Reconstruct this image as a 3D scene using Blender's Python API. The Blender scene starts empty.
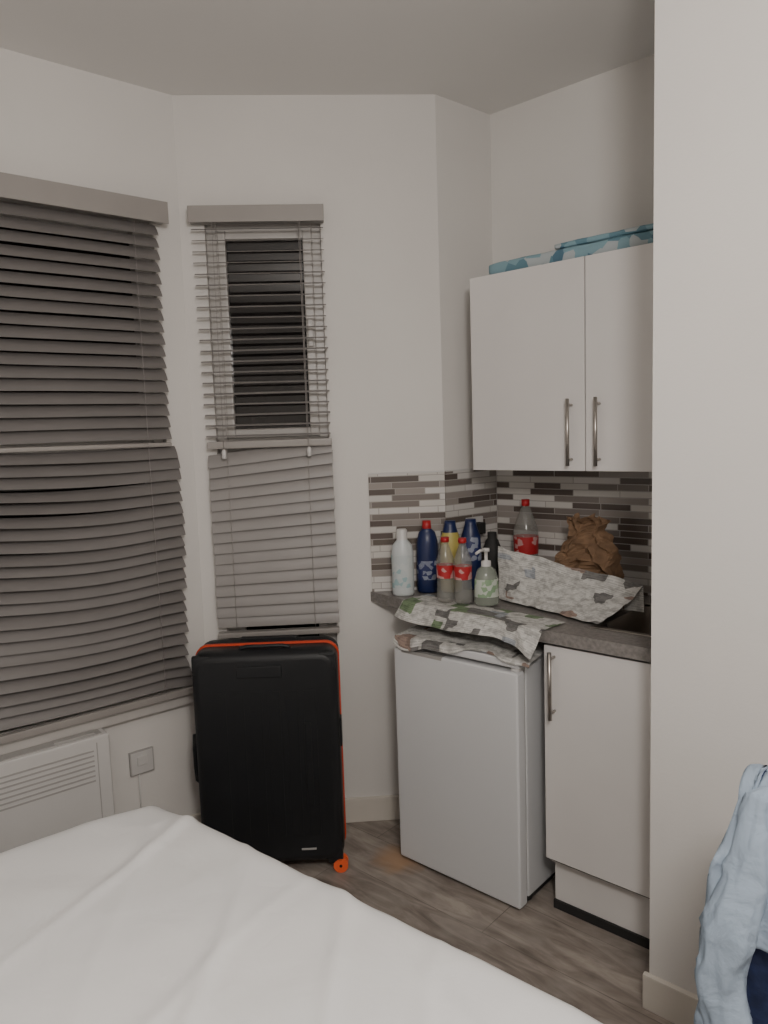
import bpy, bmesh, math, random
from mathutils import Vector, Matrix, noise
random.seed(7)
scene = bpy.context.scene

# ------------------------------------------------------------------ materials
def new_mat(name):
    m = bpy.data.materials.new(name); m.use_nodes = True
    nt = m.node_tree; b = nt.nodes['Principled BSDF']
    return m, nt, b

def mat(name, col, rough=0.5, metal=0.0, var=0.06, vscale=6.0, bump=0.0, bscale=60.0, trans=0.0, alpha=1.0, spec=0.5, bdist=0.01):
    m, nt, b = new_mat(name)
    tc = nt.nodes.new('ShaderNodeTexCoord')
    nz = nt.nodes.new('ShaderNodeTexNoise'); nz.inputs['Scale'].default_value = vscale
    nz.inputs['Detail'].default_value = 4
    nt.links.new(tc.outputs['Object'], nz.inputs['Vector'])
    cr = nt.nodes.new('ShaderNodeValToRGB')
    lo = [max(0, c*(1-var)) for c in col]; hi = [min(1, c*(1+var)) for c in col]
    cr.color_ramp.elements[0].position = 0.3; cr.color_ramp.elements[1].position = 0.7
    cr.color_ramp.elements[0].color = (*lo, 1); cr.color_ramp.elements[1].color = (*hi, 1)
    nt.links.new(nz.outputs['Fac'], cr.inputs['Fac'])
    nt.links.new(cr.outputs['Color'], b.inputs['Base Color'])
    b.inputs['Roughness'].default_value = rough
    b.inputs['Metallic'].default_value = metal
    b.inputs['Specular IOR Level'].default_value = spec
    b.inputs['Transmission Weight'].default_value = trans
    b.inputs['Alpha'].default_value = alpha
    if bump > 0:
        n2 = nt.nodes.new('ShaderNodeTexNoise'); n2.inputs['Scale'].default_value = bscale
        n2.inputs['Detail'].default_value = 5; n2.inputs['Distortion'].default_value = 0.6
        nt.links.new(tc.outputs['Object'], n2.inputs['Vector'])
        bp = nt.nodes.new('ShaderNodeBump'); bp.inputs['Strength'].default_value = bump
        bp.inputs['Distance'].default_value = bdist
        nt.links.new(n2.outputs['Fac'], bp.inputs['Height'])
        nt.links.new(bp.outputs['Normal'], b.inputs['Normal'])
    return m

def ramp_const(nt, stops):
    cr = nt.nodes.new('ShaderNodeValToRGB'); r = cr.color_ramp; r.interpolation = 'CONSTANT'
    r.elements[0].position = stops[0][0]; r.elements[0].color = (*stops[0][1], 1)
    r.elements[1].position = stops[1][0]; r.elements[1].color = (*stops[1][1], 1)
    for p, c in stops[2:]:
        e = r.elements.new(p); e.color = (*c, 1)
    return cr

def tile_mat():
    m, nt, b = new_mat('mosaic_tile')
    uv = nt.nodes.new('ShaderNodeTexCoord')
    t = nt.nodes.new('ShaderNodeTexBrick')
    t.inputs['Color1'].default_value = (0, 0, 0, 1); t.inputs['Color2'].default_value = (1, 1, 1, 1)
    t.inputs['Mortar'].default_value = (0.5, 0.5, 0.5, 1)
    t.inputs['Scale'].default_value = 1; t.inputs['Mortar Size'].default_value = 0.0016
    t.inputs['Mortar Smooth'].default_value = 0.1
    t.inputs['Brick Width'].default_value = 0.18; t.inputs['Row Height'].default_value = 0.0235
    t.offset = 0.43; t.offset_frequency = 2; t.squash = 0.62; t.squash_frequency = 3
    nt.links.new(uv.outputs['UV'], t.inputs['Vector'])
    cr = ramp_const(nt, [(0, (0.10, 0.08, 0.07)), (0.17, (0.58, 0.56, 0.53)), (0.37, (0.30, 0.27, 0.25)), (0.50, (0.62, 0.60, 0.58)),
                         (0.68, (0.19, 0.165, 0.15)), (0.83, (0.62, 0.60, 0.58)), (0.92, (0.12, 0.10, 0.085))])
    nt.links.new(t.outputs['Color'], cr.inputs['Fac'])
    mx = nt.nodes.new('ShaderNodeMix'); mx.data_type = 'RGBA'
    nt.links.new(t.outputs['Fac'], mx.inputs['Factor'])
    nt.links.new(cr.outputs['Color'], mx.inputs['A']); mx.inputs['B'].default_value = (0.36, 0.34, 0.32, 1)
    nt.links.new(mx.outputs['Result'], b.inputs['Base Color'])
    b.inputs['Roughness'].default_value = 0.25
    bp = nt.nodes.new('ShaderNodeBump'); bp.invert = True; bp.inputs['Strength'].default_value = 0.4; bp.inputs['Distance'].default_value = 0.002
    nt.links.new(t.outputs['Fac'], bp.inputs['Height']); nt.links.new(bp.outputs['Normal'], b.inputs['Normal'])
    return m

def floor_mat():
    m, nt, b = new_mat('laminate_planks')
    L = nt.links.new
    geo = nt.nodes.new('ShaderNodeNewGeometry')
    mp = nt.nodes.new('ShaderNodeMapping'); mp.inputs['Rotation'].default_value = (0, 0, math.radians(42))
    L(geo.outputs['Position'], mp.inputs['Vector'])
    t = nt.nodes.new('ShaderNodeTexBrick')
    t.inputs['Color1'].default_value = (0.0, 0.0, 0.0, 1); t.inputs['Color2'].default_value = (1, 1, 1, 1)
    t.inputs['Mortar'].default_value = (0.0, 0.0, 0.0, 1); t.inputs['Scale'].default_value = 1
    t.inputs['Mortar Size'].default_value = 0.0012
    t.inputs['Brick Width'].default_value = 1.2; t.inputs['Row Height'].default_value = 0.19
    L(mp.outputs['Vector'], t.inputs['Vector'])
    mp2 = nt.nodes.new('ShaderNodeMapping'); mp2.inputs['Scale'].default_value = (1.8, 8, 1)
    L(mp.outputs['Vector'], mp2.inputs['Vector'])
    nz = nt.nodes.new('ShaderNodeTexNoise'); nz.inputs['Scale'].default_value = 2.4; nz.inputs['Detail'].default_value = 7
    nz.inputs['Distortion'].default_value = 0.9; nz.inputs['Roughness'].default_value = 0.6
    L(mp2.outputs['Vector'], nz.inputs['Vector'])
    ad = nt.nodes.new('ShaderNodeMath'); ad.operation = 'MULTIPLY_ADD'; ad.inputs[1].default_value = 0.14
    L(t.outputs['Color'], ad.inputs[0]); L(nz.outputs['Fac'], ad.inputs[2])
    cr = nt.nodes.new('ShaderNodeValToRGB'); r = cr.color_ramp
    r.elements[0].position = 0.36; r.elements[0].color = (0.13, 0.108, 0.092, 1)
    r.elements[1].position = 0.76; r.elements[1].color = (0.40, 0.35, 0.305, 1)
    e = r.elements.new(0.56); e.color = (0.245, 0.208, 0.18, 1)
    L(ad.outputs[0], cr.inputs['Fac'])
    mx = nt.nodes.new('ShaderNodeMix'); mx.data_type = 'RGBA'
    L(t.outputs['Fac'], mx.inputs['Factor']); L(cr.outputs['Color'], mx.inputs['A'])
    mx.inputs['B'].default_value = (0.12, 0.10, 0.085, 1)
    n3 = nt.nodes.new('ShaderNodeTexNoise'); n3.inputs['Scale'].default_value = 5.5; n3.inputs['Detail'].default_value = 6
    L(geo.outputs['Position'], n3.inputs['Vector'])
    r3 = nt.nodes.new('ShaderNodeValToRGB'); r3.color_ramp.elements[0].position = 0.48; r3.color_ramp.elements[1].position = 0.72
    r3.color_ramp.elements[1].color = (0.5, 0.5, 0.5, 1)
    L(n3.outputs['Fac'], r3.inputs['Fac'])
    m3 = nt.nodes.new('ShaderNodeMix'); m3.data_type = 'RGBA'
    L(r3.outputs['Color'], m3.inputs['Factor']); L(mx.outputs['Result'], m3.inputs['A']); m3.inputs['B'].default_value = (0.42, 0.38, 0.34, 1)
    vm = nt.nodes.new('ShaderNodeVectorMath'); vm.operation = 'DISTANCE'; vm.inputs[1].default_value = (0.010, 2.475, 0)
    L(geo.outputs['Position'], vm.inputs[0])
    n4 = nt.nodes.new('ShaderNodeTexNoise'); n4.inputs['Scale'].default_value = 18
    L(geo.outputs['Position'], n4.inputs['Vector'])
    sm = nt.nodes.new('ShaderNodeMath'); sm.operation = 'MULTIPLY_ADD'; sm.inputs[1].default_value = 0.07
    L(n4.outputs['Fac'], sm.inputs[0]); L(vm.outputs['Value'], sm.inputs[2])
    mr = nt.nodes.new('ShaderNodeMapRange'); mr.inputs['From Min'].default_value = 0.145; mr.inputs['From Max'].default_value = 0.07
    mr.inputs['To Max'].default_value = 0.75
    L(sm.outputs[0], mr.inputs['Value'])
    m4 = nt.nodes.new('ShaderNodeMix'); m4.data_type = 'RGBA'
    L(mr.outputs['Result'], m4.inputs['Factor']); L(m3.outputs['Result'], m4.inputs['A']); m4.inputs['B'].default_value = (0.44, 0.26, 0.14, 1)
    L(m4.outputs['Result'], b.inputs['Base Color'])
    b.inputs['Roughness'].default_value = 0.42
    return m

def paper_mat(name, seedoff, green=False):
    m, nt, b = new_mat(name)
    L = nt.links.new
    tc = nt.nodes.new('ShaderNodeTexCoord')
    mp = nt.nodes.new('ShaderNodeMapping'); mp.inputs['Location'].default_value = (seedoff, seedoff*0.7, 0)
    L(tc.outputs['UV'], mp.inputs['Vector'])
    # blocky layout: photographs, headlines
    v = nt.nodes.new('ShaderNodeTexVoronoi'); v.distance = 'CHEBYCHEV'; v.inputs['Scale'].default_value = 17
    v.inputs['Randomness'].default_value = 0.8
    L(mp.outputs['Vector'], v.inputs['Vector'])
    pic = (0.20, 0.28, 0.16) if green else (0.34, 0.25, 0.21)
    P = (0.64, 0.635, 0.61)
    cr = ramp_const(nt, [(0, (0.20, 0.195, 0.19)), (0.24, P), (0.46, pic), (0.56 if green else 0.50, P),
                         (0.76, (0.40, 0.43, 0.47)), (0.80, P)])
    L(v.outputs['Color'], cr.inputs['Fac'])
    # columns of text (short dark dashes)
    t = nt.nodes.new('ShaderNodeTexBrick')
    t.inputs['Color1'].default_value = (0.55, 0.55, 0.55, 1); t.inputs['Color2'].default_value = (0.95, 0.95, 0.95, 1)
    t.inputs['Mortar'].default_value = (1, 1, 1, 1); t.inputs['Scale'].default_value = 1
    t.inputs['Mortar Size'].default_value = 0.0022
    t.inputs['Brick Width'].default_value = 0.034; t.inputs['Row Height'].default_value = 0.0085
    L(mp.outputs['Vector'], t.inputs['Vector'])
    n1 = nt.nodes.new('ShaderNodeTexNoise'); n1.inputs['Scale'].default_value = 38; n1.inputs['Detail'].default_value = 3
    L(mp.outputs['Vector'], n1.inputs['Vector'])
    r3 = nt.nodes.new('ShaderNodeValToRGB'); r3.color_ramp.elements[0].color = (0.5, 0.5, 0.5, 1)
    r3.color_ramp.elements[0].position = 0.36; r3.color_ramp.elements[1].position = 0.56
    L(n1.outputs['Fac'], r3.inputs['Fac'])
    m1 = nt.nodes.new('ShaderNodeMix'); m1.data_type = 'RGBA'; m1.blend_type = 'MULTIPLY'; m1.inputs['Factor'].default_value = 1
    L(t.outputs['Color'], m1.inputs['A']); L(r3.outputs['Color'], m1.inputs['B'])
    m2 = nt.nodes.new('ShaderNodeMix'); m2.data_type = 'RGBA'; m2.blend_type = 'MULTIPLY'; m2.inputs['Factor'].default_value = 0.75
    L(cr.outputs['Color'], m2.inputs['A']); L(m1.outputs['Result'], m2.inputs['B'])
    L(m2.outputs['Result'], b.inputs['Base Color'])
    b.inputs['Roughness'].default_value = 0.8
    n2 = nt.nodes.new('ShaderNodeTexNoise'); n2.inputs['Scale'].default_value = 12; n2.inputs['Detail'].default_value = 3
    L(mp.outputs['Vector'], n2.inputs['Vector'])
    bp = nt.nodes.new('ShaderNodeBump'); bp.inputs['Strength'].default_value = 0.5; bp.inputs['Distance'].default_value = 0.01
    L(n2.outputs['Fac'], bp.inputs['Height']); L(bp.outputs['Normal'], b.inputs['Normal'])
    return m

def patch_mat(name, stops, scale=14, rough=0.45):
    m, nt, b = new_mat(name)
    tc = nt.nodes.new('ShaderNodeTexCoord')
    v = nt.nodes.new('ShaderNodeTexVoronoi'); v.inputs['Scale'].default_value = scale
    nt.links.new(tc.outputs['Object'], v.inputs['Vector'])
    cr = ramp_const(nt, stops)
    nt.links.new(v.outputs['Color'], cr.inputs['Fac']); nt.links.new(cr.outputs['Color'], b.inputs['Base Color'])
    b.inputs['Roughness'].default_value = rough
    return m

M = {}
M['wall'] = mat('wall_paint', (0.69, 0.67, 0.645), 0.85, var=0.04, vscale=1.5, bump=0.05, bscale=120)
M['ceil'] = mat('ceiling_paint', (0.74, 0.725, 0.705), 0.9, var=0.02, vscale=1.2)
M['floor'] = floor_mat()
M['skirt'] = mat('skirting_gloss', (0.64, 0.60, 0.54), 0.4, var=0.04)
M['upvc'] = mat('upvc_white', (0.50, 0.48, 0.46), 0.35, var=0.03)
M['glass'] = mat('night_glass', (0.012, 0.010, 0.010), 0.06, var=0.4, vscale=5, spec=0.6)
M['slat'] = mat('blind_slat_grey', (0.170, 0.158, 0.153), 0.42, var=0.06, vscale=4)
M['slatb'] = mat('blind_slat_silver', (0.27, 0.255, 0.247), 0.42, var=0.06, vscale=4)
M['rail'] = mat('blind_rail', (0.30, 0.28, 0.265), 0.4, var=0.04)
M['cord'] = mat('blind_cord', (0.30, 0.28, 0.27), 0.8)
M['tile'] = tile_mat()
M['white'] = mat('cabinet_white', (0.71, 0.69, 0.675), 0.3, var=0.04, vscale=2)
M['appl'] = mat('appliance_white', (0.66, 0.67, 0.685), 0.28, var=0.02, vscale=3)
M['dark'] = mat('dark_gap', (0.02, 0.02, 0.02), 0.7)
M['chrome'] = mat('brushed_steel', (0.45, 0.42, 0.39), 0.32, metal=1.0, var=0.05)
M['top'] = mat('worktop_grey', (0.21, 0.195, 0.185), 0.4, var=0.25, vscale=90)
M['case'] = mat('suitcase_black', (0.010, 0.011, 0.013), 0.45, var=0.15, bump=0.08, bscale=300, spec=0.4)
M['orange'] = mat('zip_orange', (0.60, 0.06, 0.02), 0.5)
M['wheelo'] = mat('wheel_orange', (0.85, 0.13, 0.04), 0.4)
M['sheet'] = mat('bed_sheet', (0.88, 0.88, 0.88), 0.9, var=0.015, vscale=3, bump=0.3, bscale=8, bdist=0.015)
M['bedbase'] = mat('bed_base', (0.15, 0.13, 0.12), 0.8)
M['heater'] = mat('heater_white', (0.60, 0.59, 0.58), 0.35, var=0.02)
M['slot'] = mat('heater_slot', (0.38, 0.37, 0.36), 0.6)
M['plastic'] = mat('socket_plastic', (0.58, 0.57, 0.56), 0.35)
M['bag'] = mat('kraft_paper', (0.20, 0.12, 0.068), 0.85, var=0.25, vscale=25, bump=0.6, bscale=30)
M['paper1'] = paper_mat('newsprint_a', 0.13)
M['paper2'] = paper_mat('newsprint_b', 0.53, True)
M['paper3'] = paper_mat('newsprint_c', 1.21)
M['teal'] = patch_mat('teal_packaging', [(0, (0.12, 0.24, 0.30)), (0.35, (0.22, 0.36, 0.42)), (0.6, (0.42, 0.47, 0.49)), (0.8, (0.08, 0.17, 0.24))], 26)
M['bottlew'] = mat('bottle_white', (0.55, 0.59, 0.60), 0.35)
M['labelt'] = patch_mat('label_teal', [(0, (0.50, 0.55, 0.56)), (0.5, (0.32, 0.46, 0.49)), (0.62, (0.54, 0.58, 0.58))], 60)
M['navy'] = mat('bottle_navy', (0.010, 0.020, 0.085), 0.35)
M['labeln'] = patch_mat('label_navy', [(0, (0.25, 0.28, 0.36)), (0.3, (0.02, 0.03, 0.12)), (0.85, (0.2, 0.22, 0.3))], 60)
M['red'] = mat('cap_red', (0.42, 0.015, 0.02), 0.4)
M['labelr'] = patch_mat('label_red', [(0, (0.42, 0.02, 0.025)), (0.72, (0.52, 0.30, 0.29)), (0.84, (0.40, 0.015, 0.02))], 55)
M['yellow'] = mat('label_yellow', (0.46, 0.38, 0.10), 0.45)
M['pet'] = mat('clear_pet', (0.34, 0.34, 0.32), 0.12, alpha=0.40, var=0.02)
M['soap'] = mat('clear_soap', (0.38, 0.42, 0.36), 0.12, alpha=0.5, var=0.04)
M['green'] = patch_mat('label_green', [(0, (0.22, 0.33, 0.20)), (0.35, (0.48, 0.52, 0.46)), (0.75, (0.3, 0.40, 0.27))], 60)
M['shirt'] = mat('shirt_blue', (0.33, 0.41, 0.51), 0.9, var=0.08, vscale=12, bump=0.7, bscale=13, bdist=0.02)
M['jeans'] = mat('jeans_navy', (0.014, 0.024, 0.075), 0.9, var=0.3, vscale=40, bump=0.3, bscale=30)
M['wood'] = mat('chair_wood', (0.10, 0.055, 0.03), 0.5, var=0.2)

# ------------------------------------------------------------------ mesh builder
class MB:
    def __init__(s, name, frame=None):
        s.name = name; s.bm = bmesh.new(); s.uv = s.bm.loops.layers.uv.new('UVMap'); s.mats = []
        s.F = frame or Matrix.Identity(4)
    def mi(s, m):
        if m not in s.mats: s.mats.append(m)
        return s.mats.index(m)
    def box(s, x0, x1, y0, y1, z0, z1, m, bevel=0.0, rot=None, seg=2):
        b2 = bmesh.new()
        bmesh.ops.create_cube(b2, size=1)
        for v in b2.verts:
            v.co = Vector(((v.co.x)*(x1-x0), v.co.y*(y1-y0), v.co.z*(z1-z0)))
        if bevel > 0:
            bmesh.ops.bevel(b2, geom=list(b2.edges), offset=bevel, segments=seg, affect='EDGES', profile=0.7)
        c = Vector(((x0+x1)/2, (y0+y1)/2, (z0+z1)/2))
        R = rot or Matrix.Identity(3)
        s._merge(b2, lambda co: R @ co + c, m, smooth=False)
    def _merge(s, b2, tf, m, smooth=False):
        idx = s.mi(m); vm = {}
        b2.normal_update()
        loc = {}
        for v in b2.verts:
            p = tf(v.co); loc[v] = p
            vm[v] = s.bm.verts.new(p)
        for f in b2.faces:
            nf = s.bm.faces.new([vm[v] for v in f.verts]); nf.material_index = idx; nf.smooth = smooth
            n = f.normal
            for l, v in zip(nf.loops, f.verts):
                p = loc[v]
                if abs(n.y) >= abs(n.x) and abs(n.y) >= abs(n.z): l[s.uv].uv = (p.x, p.z)
                elif abs(n.x) >= abs(n.z): l[s.uv].uv = (p.y, p.z)
                else: l[s.uv].uv = (p.x, p.y)
        b2.free()
    def poly(s, pts, z0, z1, m):
        idx = s.mi(m)
        a = [s.bm.verts.new(Vector((p[0], p[1], z0))) for p in pts]
        b = [s.bm.verts.new(Vector((p[0], p[1], z1))) for p in pts]
        fs = [s.bm.faces.new(b), s.bm.faces.new(a[::-1])]
        n = len(pts)
        for i in range(n):
            fs.append(s.bm.faces.new([a[i], a[(i+1) % n], b[(i+1) % n], b[i]]))
        for f in fs: f.material_index = idx
    def grid(s, fn, nu, nv, m, closed=False, smooth=True, uvs=(1, 1)):
        idx = s.mi(m)
        V = []
        cu = nu if closed else nu+1
        for j in range(nv+1):
            V.append([s.bm.verts.new(Vector(fn(i/nu, j/nv))) for i in range(cu)])
        for j in range(nv):
            for i in range(nu):
                i2 = (i+1) % cu if closed else i+1
                f = s.bm.faces.new([V[j][i], V[j][i2], V[j+1][i2], V[j+1][i]])
                f.material_index = idx; f.smooth = smooth
                q = [(i/nu, j/nv), ((i+1)/nu, j/nv), ((i+1)/nu, (j+1)/nv), (i/nu, (j+1)/nv)]
                for l, u in zip(f.loops, q): l[s.uv].uv = (u[0]*uvs[0], u[1]*uvs[1])
        return V
    def cap(s, ring, m, flip=False):
        f = s.bm.faces.new(ring[::-1] if flip else ring); f.material_index = s.mi(m); f.smooth = False
    def lathe(s, prof, c, n=24, sx=1.0, sy=1.0, rot=0.0):
        rings = []
        cr, sr = math.cos(rot), math.sin(rot)
        for r, z, _ in prof:
            ring = []
            for i in range(n):
                a = 2*math.pi*i/n
                x, y = r*sx*math.cos(a), r*sy*math.sin(a)
                ring.append(s.bm.verts.new(Vector((c[0]+x*cr-y*sr, c[1]+x*sr+y*cr, c[2]+z))))
            rings.append(ring)
        for k in range(len(prof)-1):
            idx = s.mi(prof[k][2])
            for i in range(n):
                f = s.bm.faces.new([rings[k][i], rings[k][(i+1) % n], rings[k+1][(i+1) % n], rings[k+1][i]])
                f.material_index = idx; f.smooth = True
        s.cap(rings[0], prof[0][2], True); s.cap(rings[-1], prof[-1][2])
    def tube(s, pts, r, m, n=10, r2=None):
        pts = [Vector(p) for p in pts]; rings = []
        for k, p in enumerate(pts):
            t = (pts[min(k+1, len(pts)-1)] - pts[max(k-1, 0)]).normalized()
            up = Vector((0, 0, 1)) if abs(t.z) < 0.9 else Vector((1, 0, 0))
            a = t.cross(up).normalized(); b = a.cross(t).normalized()
            rr = r if r2 is None else r+(r2-r)*k/(len(pts)-1)
            rings.append([s.bm.verts.new((p + rr*(math.cos(2*math.pi*i/n)*a + math.sin(2*math.pi*i/n)*b))) for i in range(n)])
        idx = s.mi(m)
        for k in range(len(pts)-1):
            for i in range(n):
                f = s.bm.faces.new([rings[k][i], rings[k][(i+1) % n], rings[k+1][(i+1) % n], rings[k+1][i]])
                f.material_index = idx; f.smooth = True
        s.cap(rings[0], m, True); s.cap(rings[-1], m)
    def done(s, solid=0.0, subsurf=0):
        bmesh.ops.recalc_face_normals(s.bm, faces=list(s.bm.faces))
        me = bpy.data.meshes.new(s.name)
        xs = [v.co.copy() for v in s.bm.verts]
        c = Vector(((min(p.x for p in xs)+max(p.x for p in xs))/2, (min(p.y for p in xs)+max(p.y for p in xs))/2, min(p.z for p in xs)))
        for v in s.bm.verts: v.co -= c
        s.bm.to_mesh(me); s.bm.free()
        for m in s.mats: me.materials.append(m)
        ob = bpy.data.objects.new(s.name, me)
        scene.collection.objects.link(ob)
        ob.matrix_world = s.F @ Matrix.Translation(c)
        if solid > 0:
            md = ob.modifiers.new('thick', 'SOLIDIFY'); md.thickness = solid; md.offset = 0
        if subsurf:
            md = ob.modifiers.new('sub', 'SUBSURF'); md.levels = subsurf; md.render_levels = subsurf
        return ob

def frame(o, d):
    d = Vector((d[0], d[1], 0)).normalized(); y = Vector((-d.y, d.x, 0))
    return Matrix(((d.x, y.x, 0, o[0]), (d.y, y.y, 0, o[1]), (0, 0, 1, 0), (0, 0, 0, 1)))

# ------------------------------------------------------------------ room plan (metres)
H = 2.69; NW = 0.934
dk = Vector((0.745, -0.666)).normalized(); nk = Vector((dk.y, -dk.x))
C1 = Vector((-0.688, 2.710)); C2 = Vector((0.230, 2.770)); C3 = Vector((0.453, 2.955))
C4 = C3 + NW*dk; E = C4 + 0.757*nk; Fp = E + 2.3*dk; G = Fp + 3.4*nk
dl = Vector((-0.772, -0.636)).normalized(); I = C1 + 2.5*dl; Hh = Vector((-2.4, -1.9))
FK = frame(C3, dk); FB = frame(C1, C2-C1); FS = frame(C2, C3-C2); FL = frame(C1, -dl); FP = frame(E, dk)
LB = (C2-C1).length; LS = (C3-C2).length

def wall(name, a, b, hole=None, trim=0.0):
    f = frame(a, b-a); L = (b-a).length-trim; w = MB(name, f); t = 0.14
    if not hole:
        w.box(0, L, 0, t, 0, H, M['wall'])
    else:
        x0, x1, z0, z1 = hole
        w.box(0, x0, 0, t, 0, H, M['wall']); w.box(x1, L, 0, t, 0, H, M['wall'])
        w.box(x0, x1, 0, t, 0, z0, M['wall']); w.box(x0, x1, 0, t, z1, H, M['wall'])
    return w.done()

wall('wall_bay', C1, C2, (0.085, 0.495, 0.60, 2.275))
wall('wall_nook_side', C2, C3)
wall('wall_kitchen', C3, C4)
wall('wall_nook_right', C4, E, trim=0.14)
wall('wall_partition', E, Fp)
wall('wall_right', Fp, G)
wall('wall_back', G, Hh)
wall('wall_far_left', Hh, I)
wall('wall_left', I, C1, (2.5-1.42, 2.5-0.10, 0.575, 2.275))

plan = [I, Hh, G, Fp, E, C4, C3, C2, C1]
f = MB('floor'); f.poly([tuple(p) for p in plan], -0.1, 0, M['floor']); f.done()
c = MB('ceiling'); c.poly([tuple(p) for p in plan], H, H+0.1, M['ceil']); c.done()

def skirt(name, fr, x0, x1):
    b = MB(name, fr); b.box(x0, x1, -0.016, 0, 0, 0.095, M['skirt'], 0.004); b.done()
skirt('baseboard_bay', FB, 0.012, LB)
skirt('baseboard_left', FL, -2.48, -0.01)
skirt('baseboard_partition', FP, -0.012, 2.28)

# ------------------------------------------------------------------ windows
def window(name, fr, x0, x1, z0, z1, trans, mull=None):
    w = MB(name, fr); fy0, fy1 = 0.03, 0.09; t = 0.035
    u = M['upvc']
    w.box(x0, x0+t, fy0, fy1, z0, z1, u, 0.004); w.box(x1-t, x1, fy0, fy1, z0, z1, u, 0.004)
    w.box(x0+t, x1-t, fy0, fy1, z0, z0+t, u, 0.004); w.box(x0+t, x1-t, fy0, fy1, z1-t, z1, u, 0.004)
    w.box(x0+t, x1-t, fy0, fy1, trans-0.03, trans+0.03, u, 0.004)
    cols = [(x0+t, x1-t)]
    if mull:
        w.box(mull-0.03, mull+0.03, fy0, fy1, z0+t, z1-t, u, 0.004)
        cols = [(x0+t, mull-0.03), (mull+0.03, x1-t)]
    for a, b in cols:
        for p, q in ((z0+t, trans-0.03), (trans+0.03, z1-t)):
            s = 0.032
            w.box(a, a+s, fy0-0.012, fy1-0.01, p, q, u, 0.005); w.box(b-s, b, fy0-0.012, fy1-0.01, p, q, u, 0.005)
            w.box(a+s, b-s, fy0-0.012, fy1-0.01, p, p+s, u, 0.005); w.box(a+s, b-s, fy0-0.012, fy1-0.01, q-s, q, u, 0.005)
            w.box(a+s, b-s, 0.05, 0.06, p+s, q-s, M['glass'])
    w.box(x0, x1, 0.0, 0.03, z0, z0+0.02, u, 0.003)
    w.box(x1-t-0.026, x1-t-0.006, fy0-0.03, fy0-0.012, (trans+z1)/2-0.05, (trans+z1)/2+0.05, u, 0.004)
    return w.done()
window('window_1', FL, -1.42, -0.10, 0.575, 2.275, 1.47, -0.76)
window('window_2', FB, 0.085, 0.495, 0.60, 2.275, 1.47)
b = MB('trim_1', FL)
b.box(-1.47, -0.06, -0.034, 0.0, 0.535, 0.573, M['upvc'], 0.005); b.done()

# ------------------------------------------------------------------ blinds
def slat(w, x0, x1, yc, z, wid, tilt, m, off, nu=20):
    t = math.radians(tilt)
    def fn(u, v):
        x = x0+(x1-x0)*u; q = (v-0.5)*wid
        crown = 0.0035*(1-(2*v-1)**2)
        dx, dz, dt = off(u, z)
        tt = t+dt
        return (x+dx, yc + q*math.cos(tt) - crown*math.sin(tt), z + q*math.sin(tt) + crown*math.cos(tt)+dz)
    w.grid(fn, nu, 4, m, smooth=True)

w = MB('venetian_blind', FL)
X0, X1 = -1.46, -0.072
w.box(X0, X1, -0.062, -0.004, 2.242, 2.298, M['rail'], 0.004)
w.box(X0-0.001, X1+0.001, -0.068, -0.062, 2.232, 2.304, M['rail'], 0.002)
z = 2.212
while z > 1.50:
    r = random.uniform(-1, 1)
    w_off = lambda u, zz, r=r: (0.002*r, 0.003*r*(u-0.5)+0.0015*math.sin(u*9+r), 0.10*r*0.5)
    slat(w, X0, X1-0.030, -0.035, z, 0.050, 54, M['slat'], w_off)
    z -= 0.0405
w.box(X0, X1-0.03, -0.050, -0.020, 1.478, 1.492, M['rail'], 0.004)
z = 1.458
while z > 0.635:
    r = random.uniform(-1, 1)
    dep = (1.475-z)/0.85
    w_off = lambda u, zz, r=r, dep=dep: (0.007*r+0.010*math.sin(dep*6.0), (0.006+0.020*math.sin(dep*3.1))*(-math.sin((1-u)*math.pi*2.3)*0.8)-0.014*(u > 0.93)*(u-0.93)/0.07*dep+0.004*r, 0.16*r+0.14*math.sin(u*7+dep*5))
    slat(w, X0, X1-0.012+0.008*dep, -0.036+0.004*r, z, 0.050, 50, M['slat'], w_off, 30)
    z -= 0.0395 + 0.003*random.uniform(-1, 1)
w.box(X0, X1+0.002, -0.058, -0.034, 0.578, 0.604, M['rail'], 0.006)
for xx in (X0+0.12, -0.76, X1-0.12):
    w.tube([(xx, -0.062, 2.24), (xx, -0.062, 1.5), (xx+0.004, -0.063, 0.60)], 0.0008, M['cord'], 6)
    w.tube([(xx, -0.008, 2.24), (xx, -0.008, 0.60)], 0.0008, M['cord'], 6)
w.done()

w = MB('venetian_blind', FB)
X0, X1 = 0.040, 0.508
w.box(X0, X1, -0.058, -0.004, 2.252, 2.298, M['rail'], 0.004)
w.box(X0-0.001, X1+0.001, -0.063, -0.058, 2.246, 2.302, M['rail'], 0.002)
z = 2.228
while z > 1.50:
    r = random.uniform(-1, 1)
    slat(w, X0+0.004+0.018*(2.23-z), X1-0.004, -0.032, z, 0.028, 14, M['slatb'], lambda u, zz, r=r: (0.002*r, 0.002*r*(u-.5), 0.04*r))
    z -= 0.038
w.box(X0+0.018, X1-0.002, -0.054, -0.014, 1.462, 1.488, M['rail'], 0.005)
z = 1.440
while z > 0.80:
    r = random.uniform(-1, 1)
    dep = (1.435-z)/0.6
    slat(w, X0+0.018, X1-0.002, -0.032, z, 0.050, 70, M['slatb'], lambda u, zz, r=r, dep=dep: (0.002*r, 0.022*(u-.5)*(1-dep)*2+0.002*r, 0.05*r))
    z -= 0.041
w.box(X0+0.018, X1-0.002, -0.05, -0.014, 0.765, 0.785, M['rail'], 0.005)
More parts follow.
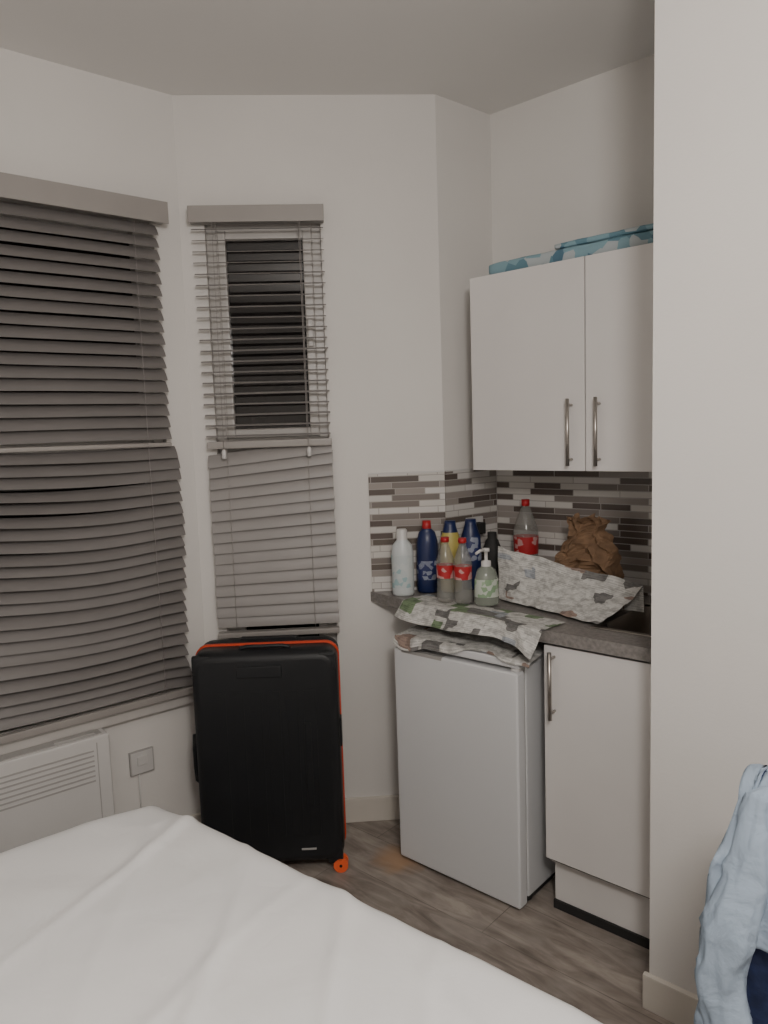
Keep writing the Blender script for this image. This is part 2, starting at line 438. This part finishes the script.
for xx in (X0+0.09, X1-0.09):
    w.tube([(xx, -0.052, 2.25), (xx, -0.057, 0.79)], 0.0008, M['cord'], 6)
    w.tube([(xx, -0.010, 2.25), (xx, -0.007, 0.79)], 0.0008, M['cord'], 6)
for xx in (X0+0.08, X1-0.085):
    w.lathe([(0.004, 0.0, M['plastic']), (0.009, 0.004, M['plastic']), (0.008, 0.028, M['plastic']), (0.003, 0.036, M['plastic'])], (xx, -0.066, 1.425), 12)
    w.tube([(xx, -0.066, 1.46), (xx, -0.062, 2.25)], 0.001, M['cord'], 6)
w.done()

# ------------------------------------------------------------------ kitchen
def panel_uvbox(name, fr, x0, x1, uoff):
    b = MB(name, fr); b.box(x0, x1, -0.008, -0.0005, 0.906, 1.350, M['tile'])
    for fc in b.bm.faces:
        for l in fc.loops: l[b.uv].uv = (l[b.uv].uv[0]+uoff, l[b.uv].uv[1])
    b.box(x0, x1, -0.010, -0.0005, 1.3485, 1.3535, M['plastic'])
    return b.done()
panel_uvbox('splashback_bay', FB, 0.635, LB, 0.0)
panel_uvbox('splashback_nook', FS, 0.0, LS-0.008, 1.3)
panel_uvbox('splashback_kitchen', FK, 0.008, NW-0.001, 2.9)

def handle(b, x, y, z0, z1):
    b.tube([(x, y-0.03, z0), (x, y-0.03, z1)], 0.006, M['chrome'], 12)
    for z in (z0+0.02, z1-0.02):
        b.tube([(x, y+0.001, z), (x, y-0.03, z)], 0.0045, M['chrome'], 10)
R1 = NW-0.002
b = MB('wall_cabinet', FK)
b.box(0.097, R1, -0.280, -0.011, 1.359, 2.030, M['white'])
b.box(0.099, 0.5325, -0.300, -0.282, 1.357, 2.028, M['white'], 0.002)
b.box(0.5360, R1, -0.300, -0.282, 1.357, 2.028, M['white'], 0.002)
b.box(0.100, R1-0.001, -0.2825, -0.2795, 1.36, 2.025, M['dark'])
handle(b, 0.487, -0.300, 1.375, 1.59); handle(b, 0.583, -0.300, 1.375, 1.59)
b.done()

b = MB('base_cabinet', FK)
wh = M['white']
b.box(0.547, 0.563, -0.570, -0.02, 0.165, 0.866, wh); b.box(R1-0.016, R1, -0.570, -0.02, 0.165, 0.866, wh)
b.box(0.563, R1-0.016, -0.570, -0.02, 0.165, 0.181, wh); b.box(0.563, R1-0.016, -0.036, -0.02, 0.181, 0.866, wh)
b.box(0.544, R1, -0.592, -0.572, 0.185, 0.857, wh, 0.002)
b.box(0.550, R1-0.001, -0.573, -0.569, 0.17, 0.862, M['dark'])
b.box(0.549, R1, -0.545, -0.525, 0.028, 0.165, wh, 0.001)
b.box(0.547, R1, -0.552, -0.50, 0.0, 0.028, M['dark'])
b.box(0.547, 0.565, -0.525, -0.05, 0.0, 0.166, wh)
handle(b, 0.578, -0.592, 0.64, 0.845)
b.done()

b = MB('kitchen_worktop', FK)
inv = FK.inverted()
def toK(p): q = inv @ Vector((p[0], p[1], 0)); return (q.x, q.y)
eB = (C2-C1).normalized(); nB = Vector((eB.y, -eB.x)); eS = (C3-C2).normalized(); nS = Vector((eS.y, -eS.x))
pL = toK(C1 + eB*0.628 + nB*0.001); pC2 = toK(C2 + (nB+nS).normalized()*0.001)
pts = [pL, (-0.02, -0.535), (0.53, -0.606), (0.66, -0.608), (0.66, -0.001), (0.001, -0.001), pC2]
b.poly(pts, 0.868, 0.905, M['top'])
R2 = NW-0.001
b.poly([(0.66, -0.608), (R2, -0.61), (R2, -0.50), (0.66, -0.50)], 0.868, 0.905, M['top'])
b.poly([(0.66, -0.14), (R2, -0.14), (R2, -0.001), (0.66, -0.001)], 0.868, 0.905, M['top'])
b.poly([(0.915, -0.50), (R2, -0.50), (R2, -0.14), (0.915, -0.14)], 0.868, 0.905, M['top'])
b.done()
b = MB('kitchen_sink', FK)
st = M['chrome']
b.box(0.652, 0.672, -0.508, -0.132, 0.9055, 0.910, st, 0.001); b.box(0.905, 0.925, -0.508, -0.132, 0.9055, 0.910, st, 0.001)
b.box(0.672, 0.905, -0.508, -0.490, 0.9055, 0.910, st, 0.001); b.box(0.672, 0.905, -0.150, -0.132, 0.9055, 0.910, st, 0.001)
def bowl(u, v):
    a = 2*math.pi*u; n = 4.5
    cx, cy = math.cos(a), math.sin(a)
    sx = math.copysign(abs(cx)**(2/n), cx); sy = math.copysign(abs(cy)**(2/n), cy)
    prof = [(1.0, 0.908), (0.97, 0.90), (0.94, 0.80), (0.85, 0.765), (0.02, 0.76)]
    t = v*(len(prof)-1); i = min(int(t), len(prof)-2); ff = t-i
    k = prof[i][0]*(1-ff)+prof[i+1][0]*ff; z = prof[i][1]*(1-ff)+prof[i+1][1]*ff
    return (0.7885+0.120*k*sx, -0.32+0.172*k*sy, z)
b.grid(bowl, 40, 12, st, closed=True)
b.done()

# fridge
b = MB('mini_fridge', FK)
ap = M['appl']; q = -0.020
b.box(0.0, 0.483, -0.575+q, -0.13, 0.03, 0.782, ap, 0.006)
b.box(-0.006, 0.484, -0.628+q, -0.582+q, 0.012, 0.768, ap, 0.012, seg=3)
b.box(-0.006, 0.485, -0.618+q, -0.12, 0.780, 0.806, ap, 0.008, seg=3)
b.box(0.006, 0.478, -0.584+q, -0.570+q, 0.05, 0.772, M['slot'])
b.box(0.03, 0.20, -0.6290+q, -0.60+q, 0.757, 0.7685, M['slot'], 0.002)
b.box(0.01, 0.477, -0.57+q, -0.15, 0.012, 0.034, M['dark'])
b.box(0.452, 0.480, -0.61+q, -0.57+q, 0.768, 0.782, M['plastic'], 0.003)
for xx in (0.03, 0.455):
    for yy in (-0.56, -0.17):
        b.lathe([(0.016, 0, M['dark']), (0.016, 0.012, M['dark']), (0.009, 0.013, M['dark']), (0.009, 0.03, M['dark'])], (xx, yy, 0), 14)
b.done()

# ------------------------------------------------------------------ newspapers
def nz(x, y, z=0.0): return noise.noise(Vector((x, y, z)))
def ridge(x, y, z): return 1-min(1, abs(nz(x, y, z))*3.2)
b = MB('newspaper', FK)
def frontdepth(x): return 0.535+(0.071)*(x+0.02)/0.55 if x > -0.02 else 0.535+0.18*(x+0.02)
def fn(u, v):
    x = -0.050+0.60*u; fd = frontdepth(x)+0.010
    flat = 0.12
    s = v*(flat+0.060+0.018*math.sin(u*6)+0.075*max(0, u-0.5))
    lift = 0.0015+0.003*abs(nz(u*5, v*4))
    if s < flat: return (x+0.02*(1-v), -fd+flat-s, 0.907+lift)
    d = s-flat
    return (x+0.02*(1-v)+0.03*d, -fd-d*(0.25+0.35*(0.5+0.5*math.sin(u*13+1)))-0.006-0.008*ridge(u*5, v*2, 1)*min(1, d/0.03), 0.907+lift-d*0.8)
b.grid(fn, 60, 30, M['paper2'], smooth=False, uvs=(0.6, 0.25))
b.done()
b = MB('newspaper', FK)
def fn(u, v):
    x = -0.026+0.525*u
    edge = 0.208+0.020*math.sin(u*6+0.6)+0.008*math.sin(u*17)
    y = -0.45-edge*v
    z = 0.809+0.004*abs(nz(u*6+3, v*5))+0.014*math.sin(u*3.1)*(1-v)+0.006*ridge(u*4, v*2.5, 7)*(1-v)
    over = max(0, -0.645-y)
    return (x+0.03*v, -0.645-over*0.35-0.004*(over > 0) if over > 0 else y, z-over*1.0)
b.grid(fn, 60, 34, M['paper3'], smooth=False, uvs=(0.5, 0.22))
b.done()
b = MB('newspaper')
A = Vector((0.392, 2.530, 0.914)); Bq = Vector((0.622, 2.140, 0.916)); Cq = Vector((0.812, 2.300, 0.985)); Dq = Vector((0.410, 2.655, 1.072))
def fn(u, v):
    p = (A*(1-u)+Bq*u)*(1-v) + (Dq*(1-u)+Cq*u)*v
    sag = -0.014*math.sin(v*math.pi)*(1-0.3*u)
    p = p + Vector((0, 0, sag+0.010*nz(u*3, v*2, 5)*v+0.008*ridge(u*3+1, v*2, 2)*v+0.004*nz(u*9, v*8, 2)))
    p += Vector((0.012*nz(u*4, v*3, 8), 0.012*nz(u*4, v*3, 11), 0))
    p.z = max(p.z, 0.9135)
    return p
b.grid(fn, 54, 30, M['paper1'], smooth=False, uvs=(0.5, 0.26))
def fn2(u, v):
    p = Vector(fn(u, 1.0)); q = Vector((p.x-0.005, p.y-0.025, 0.9135))
    return p*(1-v)+q*v
b.grid(fn2, 54, 8, M['paper3'], smooth=False, uvs=(0.5, 0.1))
b.done()

# ------------------------------------------------------------------ bottles
ZC = 0.9055; ZN = 0.9125
def bottle(name, x, y, z, prof, sx=1, sy=1, rot=0):
    b = MB(name); b.lathe([(r, h, M[m]) for r, h, m in prof], (x, y, z), 28, sx, sy, rot); return b
bottle('shampoo_bottle', 0.062, 2.676, ZC, [(0.033, 0, 'bottlew'), (0.037, 0.008, 'bottlew'), (0.037, 0.03, 'labelt'), (0.037, 0.15, 'bottlew'), (0.033, 0.185, 'bottlew'), (0.018, 0.205, 'plastic'), (0.018, 0.24, 'plastic'), (0.014, 0.245, 'plastic')], 1.1, 0.8).done()
bottle('bleach_bottle', 0.156, 2.715, ZC, [(0.036, 0, 'navy'), (0.041, 0.01, 'navy'), (0.041, 0.05, 'labeln'), (0.041, 0.12, 'navy'), (0.039, 0.19, 'navy'), (0.030, 0.225, 'navy'), (0.015, 0.238, 'red'), (0.017, 0.24, 'red'), (0.015, 0.268, 'red')], 1.0, 0.75).done()
cola = [(0.024, 0, 'pet'), (0.031, 0.008, 'pet'), (0.032, 0.03, 'pet'), (0.0295, 0.065, 'pet'), (0.0305, 0.085, 'labelr'), (0.0315, 0.13, 'pet'), (0.030, 0.15, 'pet'), (0.018, 0.185, 'pet'), (0.0125, 0.20, 'pet'), (0.0125, 0.208, 'red'), (0.0145, 0.209, 'red'), (0.0145, 0.225, 'red')]
bottle('cola_bottle', 0.206, 2.520, ZN, cola).done()
bottle('cola_bottle', 0.262, 2.485, ZN, cola).done()
big = [(r*1.5, h*1.46, m) if m != 'red' else (r*1.05, h*1.46, m) for r, h, m in cola]
bottle('cola_bottle', 0.535, 2.778, ZC, big).done()
b = bottle('soap_dispenser', 0.337, 2.450, ZN, [(0.034, 0, 'soap'), (0.039, 0.008, 'soap'), (0.038, 0.03, 'green'), (0.036, 0.09, 'soap'), (0.028, 0.12, 'soap'), (0.015, 0.132, 'plastic'), (0.015, 0.15, 'plastic'), (0.005, 0.152, 'plastic'), (0.005, 0.18, 'plastic'), (0.011, 0.181, 'plastic'), (0.011, 0.193, 'plastic')], 1.1, 0.8)
b.tube([(0.337, 2.450, ZN+0.187), (0.315, 2.435, ZN+0.187), (0.300, 2.425, ZN+0.179)], 0.005, M['plastic'])
b.done()
def spray(name, x, y, body, lab, cap):
    bottle(name, x, y, ZC, [(0.032, 0, body), (0.036, 0.01, body), (0.036, 0.04, body), (0.036, 0.11, lab), (0.033, 0.20, body), (0.026, 0.222, cap), (0.020, 0.245, cap), (0.018, 0.265, cap)], 1.1, 0.8).done()
spray('cleaner_bottle', 0.242, 2.712, 'yellow', 'yellow', 'navy')
spray('cleaner_bottle', 0.322, 2.745, 'navy', 'labeln', 'navy')
bottle('sauce_bottle', 0.402, 2.748, ZC, [(0.030, 0, 'dark'), (0.034, 0.006, 'dark'), (0.034, 0.15, 'dark'), (0.024, 0.180, 'dark'), (0.017, 0.19, 'dark'), (0.017, 0.212, 'dark')]).done()
b = MB('plug_socket', FS)
b.box(0.10, 0.19, -0.018, -0.0085, 1.08, 1.165, M['plastic'], 0.003)
b.box(0.125, 0.165, -0.055, -0.018, 1.10, 1.145, M['dark'], 0.006)
b.done()

# kraft bag
b = MB('paper_bag', FK)
def fn(u, v):
    a = 2*math.pi*u; n = 5-2.5*v
    cx, cy = math.cos(a), math.sin(a)
    sx = math.copysign(abs(cx)**(2/n), cx); sy = math.copysign(abs(cy)**(2/n), cy)
    t = max(0, (v-0.50)/0.50)
    wx = 0.108*(1-0.04*v-0.45*min(1, t*1.4)); wy = 0.060*(1-0.2*v-0.65*min(1, t*1.3))
    if v > 0.84: wx *= 1.0+2.2*(v-0.84)
    p = Vector((0.468+wx*sx, -0.150+wy*sy, 0.9065+0.285*v))
    k = 0.25+0.75*min(1, v*3)
    d = 0.018*nz(sx*2+3, sy*2, v*4)+0.010*nz(sx*4, sy*4+2, v*9)
    cre = 0.014*(1-abs(nz(sx*2.5+9, sy*2, v*6))*4) if v > 0.2 else 0
    p.x += d*k*1.4; p.y += d*k*1.4+max(cre, -0.01)*(-1 if sy < 0 else 0)
    if v > 0.3: p.z += 0.020*nz(sx*2.4, sy*3, v*2+7)-0.012*abs(sx)*t
    return p
V = b.grid(fn, 44, 30, M['bag'], closed=True, smooth=False)
b.cap(V[0], M['bag'], True)
b.done()

b = MB('storage_packet', FK)
def packet(b, x0, x1, y0, y1, z0, h, seed):
    def fn(u, v):
        a = 2*math.pi*v; cy, cz = math.cos(a), math.sin(a)
        sy = math.copysign(abs(cy)**0.35, cy); sz = math.copysign(abs(cz)**0.35, cz)
        e = 1-abs(2*u-1)**12*0.2
        return (x0+(x1-x0)*u, (y0+y1)/2+(y1-y0)/2*sy, z0+h/2+h/2*sz*e*(1+0.16*nz(u*9+seed, sy*2, seed)*(sz > 0)) )
    V = b.grid(fn, 60, 28, M['teal'], smooth=True)
    b.cap([r[0] for r in V[:-1]], M['teal']); b.cap([r[-1] for r in V[:-1]], M['teal'])
packet(b, 0.15, 0.92, -0.255, -0.06, 2.031, 0.050, 1.0)
packet(b, 0.40, 0.925, -0.245, -0.07, 2.079, 0.022, 4.0)
b.done()

# ------------------------------------------------------------------ suitcase
def rrect(w, h, r, n=7):
    pts = []
    for cx, cz, a0 in ((w/2-r, h/2-r, 0), (-w/2+r, h/2-r, 90), (-w/2+r, -h/2+r, 180), (w/2-r, -h/2+r, 270)):
        for i in range(n+1):
            a = math.radians(a0+90*i/n); pts.append((cx+r*math.cos(a), cz+r*math.sin(a)))
    return pts
FSu = frame((-0.418, 2.388), (1.0, 0.02))
b = MB('suitcase', FSu)
W, Hs, zc = 0.488, 0.747, 0.043+0.747/2
def ringloft(b, rings, capm):
    V = []
    for y, ins, _ in rings:
        r = max(0.02, 0.045-ins*0.5)
        V.append([b.bm.verts.new(Vector((x, y, zc+z))) for x, z in rrect(W-2*ins, Hs-2*ins, r)])
    n = len(V[0])
    for k in range(len(rings)-1):
        idx = b.mi(rings[k][2])
        for i in range(n):
            f = b.bm.faces.new([V[k][i], V[k][(i+1) % n], V[k+1][(i+1) % n], V[k+1][i]]); f.material_index = idx; f.smooth = True
    b.cap(V[0], capm, True); b.cap(V[-1], capm)
K = M['case']; O = M['orange']
ringloft(b, [(0.0, 0.030, K), (0.003, 0.018, K), (0.012, 0.006, K), (0.028, 0.001, K), (0.045, 0.0, K), (0.094, 0.0, K), (0.096, 0.004, K), (0.100, 0.004, O), (0.101, -0.004, O), (0.116, -0.004, O), (0.117, 0.004, K),
             (0.123, 0.004, K), (0.125, 0.0, K), (0.175, 0.0, K), (0.195, 0.004, K), (0.208, 0.018, K), (0.212, 0.03, K)], K)
for x in (-0.15, -0.09, -0.03, 0.03, 0.09, 0.15):
    b.box(x-0.020, x+0.020, -0.0012, 0.004, zc-0.27, zc+0.24, K, 0.0011)
for sx in (-1, 1):
    for sz in (-1, 1):
        b.box(sx*(W/2-0.035)-0.03, sx*(W/2-0.035)+0.03, 0.004, 0.03, zc+sz*(Hs/2-0.04)-0.032, zc+sz*(Hs/2-0.04)+0.032, K, 0.010)
b.tube([(-0.085, 0.05, zc+Hs/2-0.006), (-0.08, 0.05, zc+Hs/2+0.004), (-0.06, 0.05, zc+Hs/2+0.008), (0.06, 0.05, zc+Hs/2+0.008), (0.08, 0.05, zc+Hs/2+0.004), (0.085, 0.05, zc+Hs/2-0.006)], 0.007, K, 12)
b.box(-0.09, 0.06, -0.006, 0.004, zc+Hs/2-0.085, zc+Hs/2-0.045, K, 0.004)
b.tube([(-W/2+0.004, 0.05, zc-0.09), (-W/2-0.008, 0.05, zc-0.08), (-W/2-0.011, 0.05, zc-0.03), (-W/2-0.011, 0.05, zc+0.03), (-W/2-0.008, 0.05, zc+0.08), (-W/2+0.004, 0.05, zc+0.09)], 0.007, K, 12)
b.box(-0.10, 0.10, 0.165, 0.19, zc+Hs/2-0.002, zc+Hs/2+0.006, K, 0.003)
b.box(W/2-0.004, W/2+0.006, 0.045, 0.085, zc+0.02, zc+0.12, K, 0.004)
b.box(0.128, 0.150, -0.0075, 0.0, zc-0.16, zc+0.13, K, 0.003)
b.box(0.10, 0.15, -0.003, 0.004, zc-0.322, zc-0.316, M['slot'], 0.001)
for sx in (-1, 1):
    for yy in (0.030, 0.175):
        b.box(sx*(W/2-0.030)-0.025, sx*(W/2-0.030)+0.025, yy-0.022, yy+0.022, 0.036, 0.072, K, 0.006)
        cxw = sx*(W/2-0.030)
        if sx > 0 and yy < 0.1:
            for d0 in (-0.018, 0.006):
                b.tube([(cxw+0.016, yy+d0-0.004, 0.025), (cxw+0.016, yy+d0, 0.025), (cxw+0.016, yy+d0+0.011, 0.025), (cxw+0.016, yy+d0+0.014, 0.025)], 0.025, M['wheelo'], 24)
                b.tube([(cxw+0.016, yy+d0-0.006, 0.025), (cxw+0.016, yy+d0-0.003, 0.025)], 0.005, K, 14)
        else:
            for dxx in (-0.011, 0.011):
                xx = cxw+dxx
                b.tube([(xx-0.009, yy, 0.026), (xx+0.009, yy, 0.026)], 0.026, K, 20)
                b.tube([(xx-0.0105, yy, 0.026), (xx+0.0105, yy, 0.026)], 0.012, M['wheelo'], 16)
b.done()

# ------------------------------------------------------------------ bed
B0 = Vector((-0.665, 1.965)); a = Vector((0.775, -0.632)).normalized(); bb = Vector((-0.765, -0.644)).normalized()
LA, LBd = 1.45, 1.9
b = MB('bed')
def bedpt(s, t, z): p = B0 + a*s + bb*t; return Vector((p.x, p.y, z))
zt = 0.53
def topz(s, t):
    z = zt
    e = min(s, LA-s, t, LBd-t); r = 0.06
    if e < r: z -= 0.035*(1-math.sqrt(max(0, 1-(1-e/r)**2)))
    ds = min(s, LA-s); dt = min(t, LBd-t)
    z -= 0.02*max(0, 1-math.hypot(ds, dt)/0.2)
    z += 0.006*nz(s*3, t*3, 1)+0.003*nz(s*9, t*7, 4)
    for k, (o, amp, ang) in enumerate(((0.28, 0.010, 0.5), (0.45, 0.009, 0.75), (0.75, 0.007, 0.35), (0.16, 0.007, 0.9), (0.62, 0.011, 0.8), (0.95, 0.008, 0.6), (0.53, 0.009, 1.1), (0.36, 0.007, 1.25))):
        q = s*math.cos(ang)-t*math.sin(ang)-o+0.15+0.05*nz(s*2, t*2, k+9)
        z += amp*math.exp(-(q/0.015)**2)*(0.3+0.7*abs(nz(s*1.5+k, t*1.5, 3))*2)
    return z
NU, NV = 140, 160
def fn(u, v):
    s = (u*1.10-0.05)*LA; t = (v*1.10-0.05)*LBd
    os = max(-s, s-LA, 0); ot = max(-t, t-LBd, 0)
    sc = min(max(s, 0), LA); tc = min(max(t, 0), LBd)
    drop = max(os, ot)
    z = topz(sc, tc) - (drop*5.0 if drop > 0 else 0)
    R = 0.08; ds = min(sc, LA-sc); dt = min(tc, LBd-tc)
    if ds < R and dt < R:
        k = math.hypot(R-ds, R-dt)
        if k > R:
            f = R/k
            nds = R-(R-ds)*f; ndt = R-(R-dt)*f
            sc = nds if sc < LA/2 else LA-nds; tc = ndt if tc < LBd/2 else LBd-ndt
    wob = 0.010*nz(s*6, t*6, 8) if drop > 0 else 0
    p = bedpt(sc, tc, max(z, 0.10))
    out = Vector((0, 0, 0))
    if s < 0: out -= Vector((a.x, a.y, 0))
    if s > LA: out += Vector((a.x, a.y, 0))
    if t < 0: out -= Vector((bb.x, bb.y, 0))
    if t > LBd: out += Vector((bb.x, bb.y, 0))
    return p + out*(wob)
b.grid(fn, NU, NV, M['sheet'], smooth=True)
pts = [bedpt(0.04, LBd-0.04, 0), bedpt(LA-0.04, LBd-0.04, 0), bedpt(LA-0.04, 0.04, 0), bedpt(0.04, 0.04, 0)]
area = sum(pts[i].x*pts[(i+1) % 4].y-pts[(i+1) % 4].x*pts[i].y for i in range(4))
if area < 0: pts = pts[::-1]
b.poly([(p.x, p.y) for p in pts], 0.0, 0.30, M['bedbase'])
b.done()

# ------------------------------------------------------------------ heater, socket
b = MB('panel_heater', FL)
hx0, hx1, hz0, hz1 = -1.12, -0.405, 0.12, 0.535
b.box(hx0, hx1, -0.095, -0.025, hz0, hz1, M['heater'], 0.010, seg=3)
b.box(hx0+0.03, hx1-0.03, -0.025, -0.001, hz0+0.05, hz1-0.06, M['plastic'])
b.box(hx0+0.02, hx1-0.02, -0.080, -0.035, hz1-0.001, hz1+0.003, M['slot'])
for i in range(7):
    z = hz1-0.045-i*0.017
    b.box(hx0+0.05, hx1-0.055, -0.0965, -0.094, z-0.003, z+0.003, M['slot'])
b.box(hx1-0.045, hx1-0.042, -0.0962, -0.094, hz0+0.02, hz1-0.02, M['slot'])
b.box(hx1-0.17, hx1-0.04, -0.075, -0.045, hz1+0.001, hz1+0.008, M['slot'], 0.003)
b.done()
b = MB('wall_socket', FL)
b.box(-0.315, -0.228, -0.011, -0.0005, 0.32, 0.407, M['slot'], 0.003)
b.box(-0.311, -0.232, -0.013, -0.010, 0.324, 0.403, M['plastic'], 0.002)
b.box(-0.290, -0.254, -0.018, -0.012, 0.354, 0.388, M['plastic'], 0.003)
b.tube([(-0.285, -0.008, 0.321), (-0.285, -0.008, 0.20), (-0.28, -0.022, 0.09), (-0.28, -0.03, 0.006)], 0.003, M['plastic'], 8)
b.done()

# ------------------------------------------------------------------ chair with clothes: back faces the room, seat towards the wall
b = MB('dining_chair', FP)
wd = M['wood']; cy = -0.47; TOP = 0.900; DX = 0.006
for x in (0.375+DX, 0.755+DX):
    b.box(x-0.016, x+0.016, cy-0.013, cy+0.018, 0, TOP, wd, 0.004)
    b.box(x-0.016, x+0.016, cy+0.36, cy+0.39, 0, 0.43, wd, 0.004)
for z in (0.56, 0.68, 0.83):
    b.box(0.39+DX, 0.74+DX, cy-0.006, cy+0.010, z-0.028, z+0.028, wd, 0.004)
b.box(0.355+DX, 0.775+DX, cy+0.02, cy+0.40, 0.43, 0.46, wd, 0.008)
b.box(0.391+DX, 0.739+DX, cy-0.004, cy+0.008, 0.37, 0.42, wd); b.box(0.391+DX, 0.739+DX, cy+0.37, cy+0.382, 0.37, 0.43, wd)
b.done()
def drape(name, m, x0, x1, off, zbf, zbb, top, seed, amp, slope, wr):
    b = MB(name, FP)
    def fn(u, v):
        zl = zbf(u); L1 = top-zl; L2 = top-zbb; arc = math.pi*off
        s = v*(L1+arc+L2)
        if s < L1: y, z, side = cy-off, zl+s, -1
        elif s < L1+arc:
            q = (s-L1)/off; y, z, side = cy-off*math.cos(q), top+off*math.sin(q)*0.7, 0
        else: y, z, side = cy+off+0.004, top-(s-L1-arc), 1
        dz = max(0, top-z); fall = min(1, dz/0.10)
        fold = amp*math.sin(u*15+seed+3*nz(u*2, z*3, seed))+amp*1.4*nz(u*5, z*6, seed+3)
        out = (abs(fold)+0.04*dz)*fall + wr*ridge(u*4+z*3, z*5-u*3, seed)*(0.3+0.7*fall) + 0.5*wr*ridge(u*9, z*10+u*4, seed+5)*fall
        xx = x0+(x1-x0)*u
        edge = max(0, 1-u/0.35)
        xx += -slope*edge*min(1, dz/0.22)**0.8 + 0.014*nz(z*7, u*3, seed)*fall
        zz = z-0.030*edge**2*(1 if slope > 0 else 0)+0.006*nz(u*9, v*9, seed)
        if side == 0: zz += wr*0.6*ridge(u*5, v*9, seed)
        return (xx, y-out if side <= 0 else y+min(out, 0.02)*0.6, zz)
    b.grid(fn, 90, 110, m, smooth=True)
    return b
drape('draped_jeans', M['jeans'], 0.350+DX, 0.73+DX, 0.026, lambda u: 0.14+0.02*math.sin(u*8), 0.475, TOP+0.002, 2.0, 0.004, 0.0, 0.008).done(solid=0.003)
dr = drape('light_blue_shirt', M['shirt'], 0.345+DX, 0.79+DX, 0.044, lambda u: 0.36+0.29*min(1, max(0, (u-0.04)/0.03))+0.02*math.sin(u*11), 0.50, TOP+0.014, 6.0, 0.010, 0.045, 0.016)
def slv(u, v):
    an = 2*math.pi*u
    z = 0.915-0.62*v
    r = 0.018+0.024*min(1, v*3.2)-0.010*v
    xx = 0.382+DX-0.040*min(1, v*2.0)**0.8+0.005*math.sin(v*9); yy = cy-0.060-0.026*min(1, v*2.5)
    k = 1+0.28*nz(math.cos(an)*1.4, math.sin(an)*1.4, v*7)+0.28*ridge(math.cos(an)*1.2+2, math.sin(an)*1.2, v*5)-0.1
    return (xx+r*k*math.cos(an), yy+0.6*r*k*math.sin(an), z+0.014*nz(u*3, v*8))
V = dr.grid(slv, 36, 60, M['shirt'], closed=True)
dr.cap(V[0], M['shirt'], True)
dr.done(solid=0.002)

# ------------------------------------------------------------------ lights, world, camera
wd = bpy.data.worlds.new('night'); scene.world = wd; wd.use_nodes = True
wd.node_tree.nodes['Background'].inputs[0].default_value = (0.01, 0.012, 0.02, 1)
wd.node_tree.nodes['Background'].inputs[1].default_value = 0.3
def light(name, loc, power, size, col):
    l = bpy.data.lights.new(name, 'POINT'); l.energy = power; l.shadow_soft_size = size; l.color = col
    o = bpy.data.objects.new(name, l); o.location = loc; scene.collection.objects.link(o); return o
light('ceiling_lamp_light', (0.25, -0.10, 2.12), 83, 0.16, (1.0, 0.942, 0.885))

cam = bpy.data.cameras.new('camera'); co = bpy.data.objects.new('camera', cam); scene.collection.objects.link(co)
p = math.atan(79/740); r = 0.033
R = Vector((1, 0, 0)); Dn = Vector((0, -math.sin(p), -math.cos(p))); fw = Vector((0, math.cos(p), -math.sin(p)))
right = math.cos(r)*R+math.sin(r)*Dn; up = -(-math.sin(r)*R+math.cos(r)*Dn)
mat3 = Matrix((right, up, -fw)).transposed()
co.matrix_world = Matrix.Translation((0, 0, 1.5)) @ mat3.to_4x4()
cam.lens = 26.0; cam.sensor_width = 36; cam.sensor_fit = 'AUTO'; cam.clip_start = 0.05
scene.camera = co
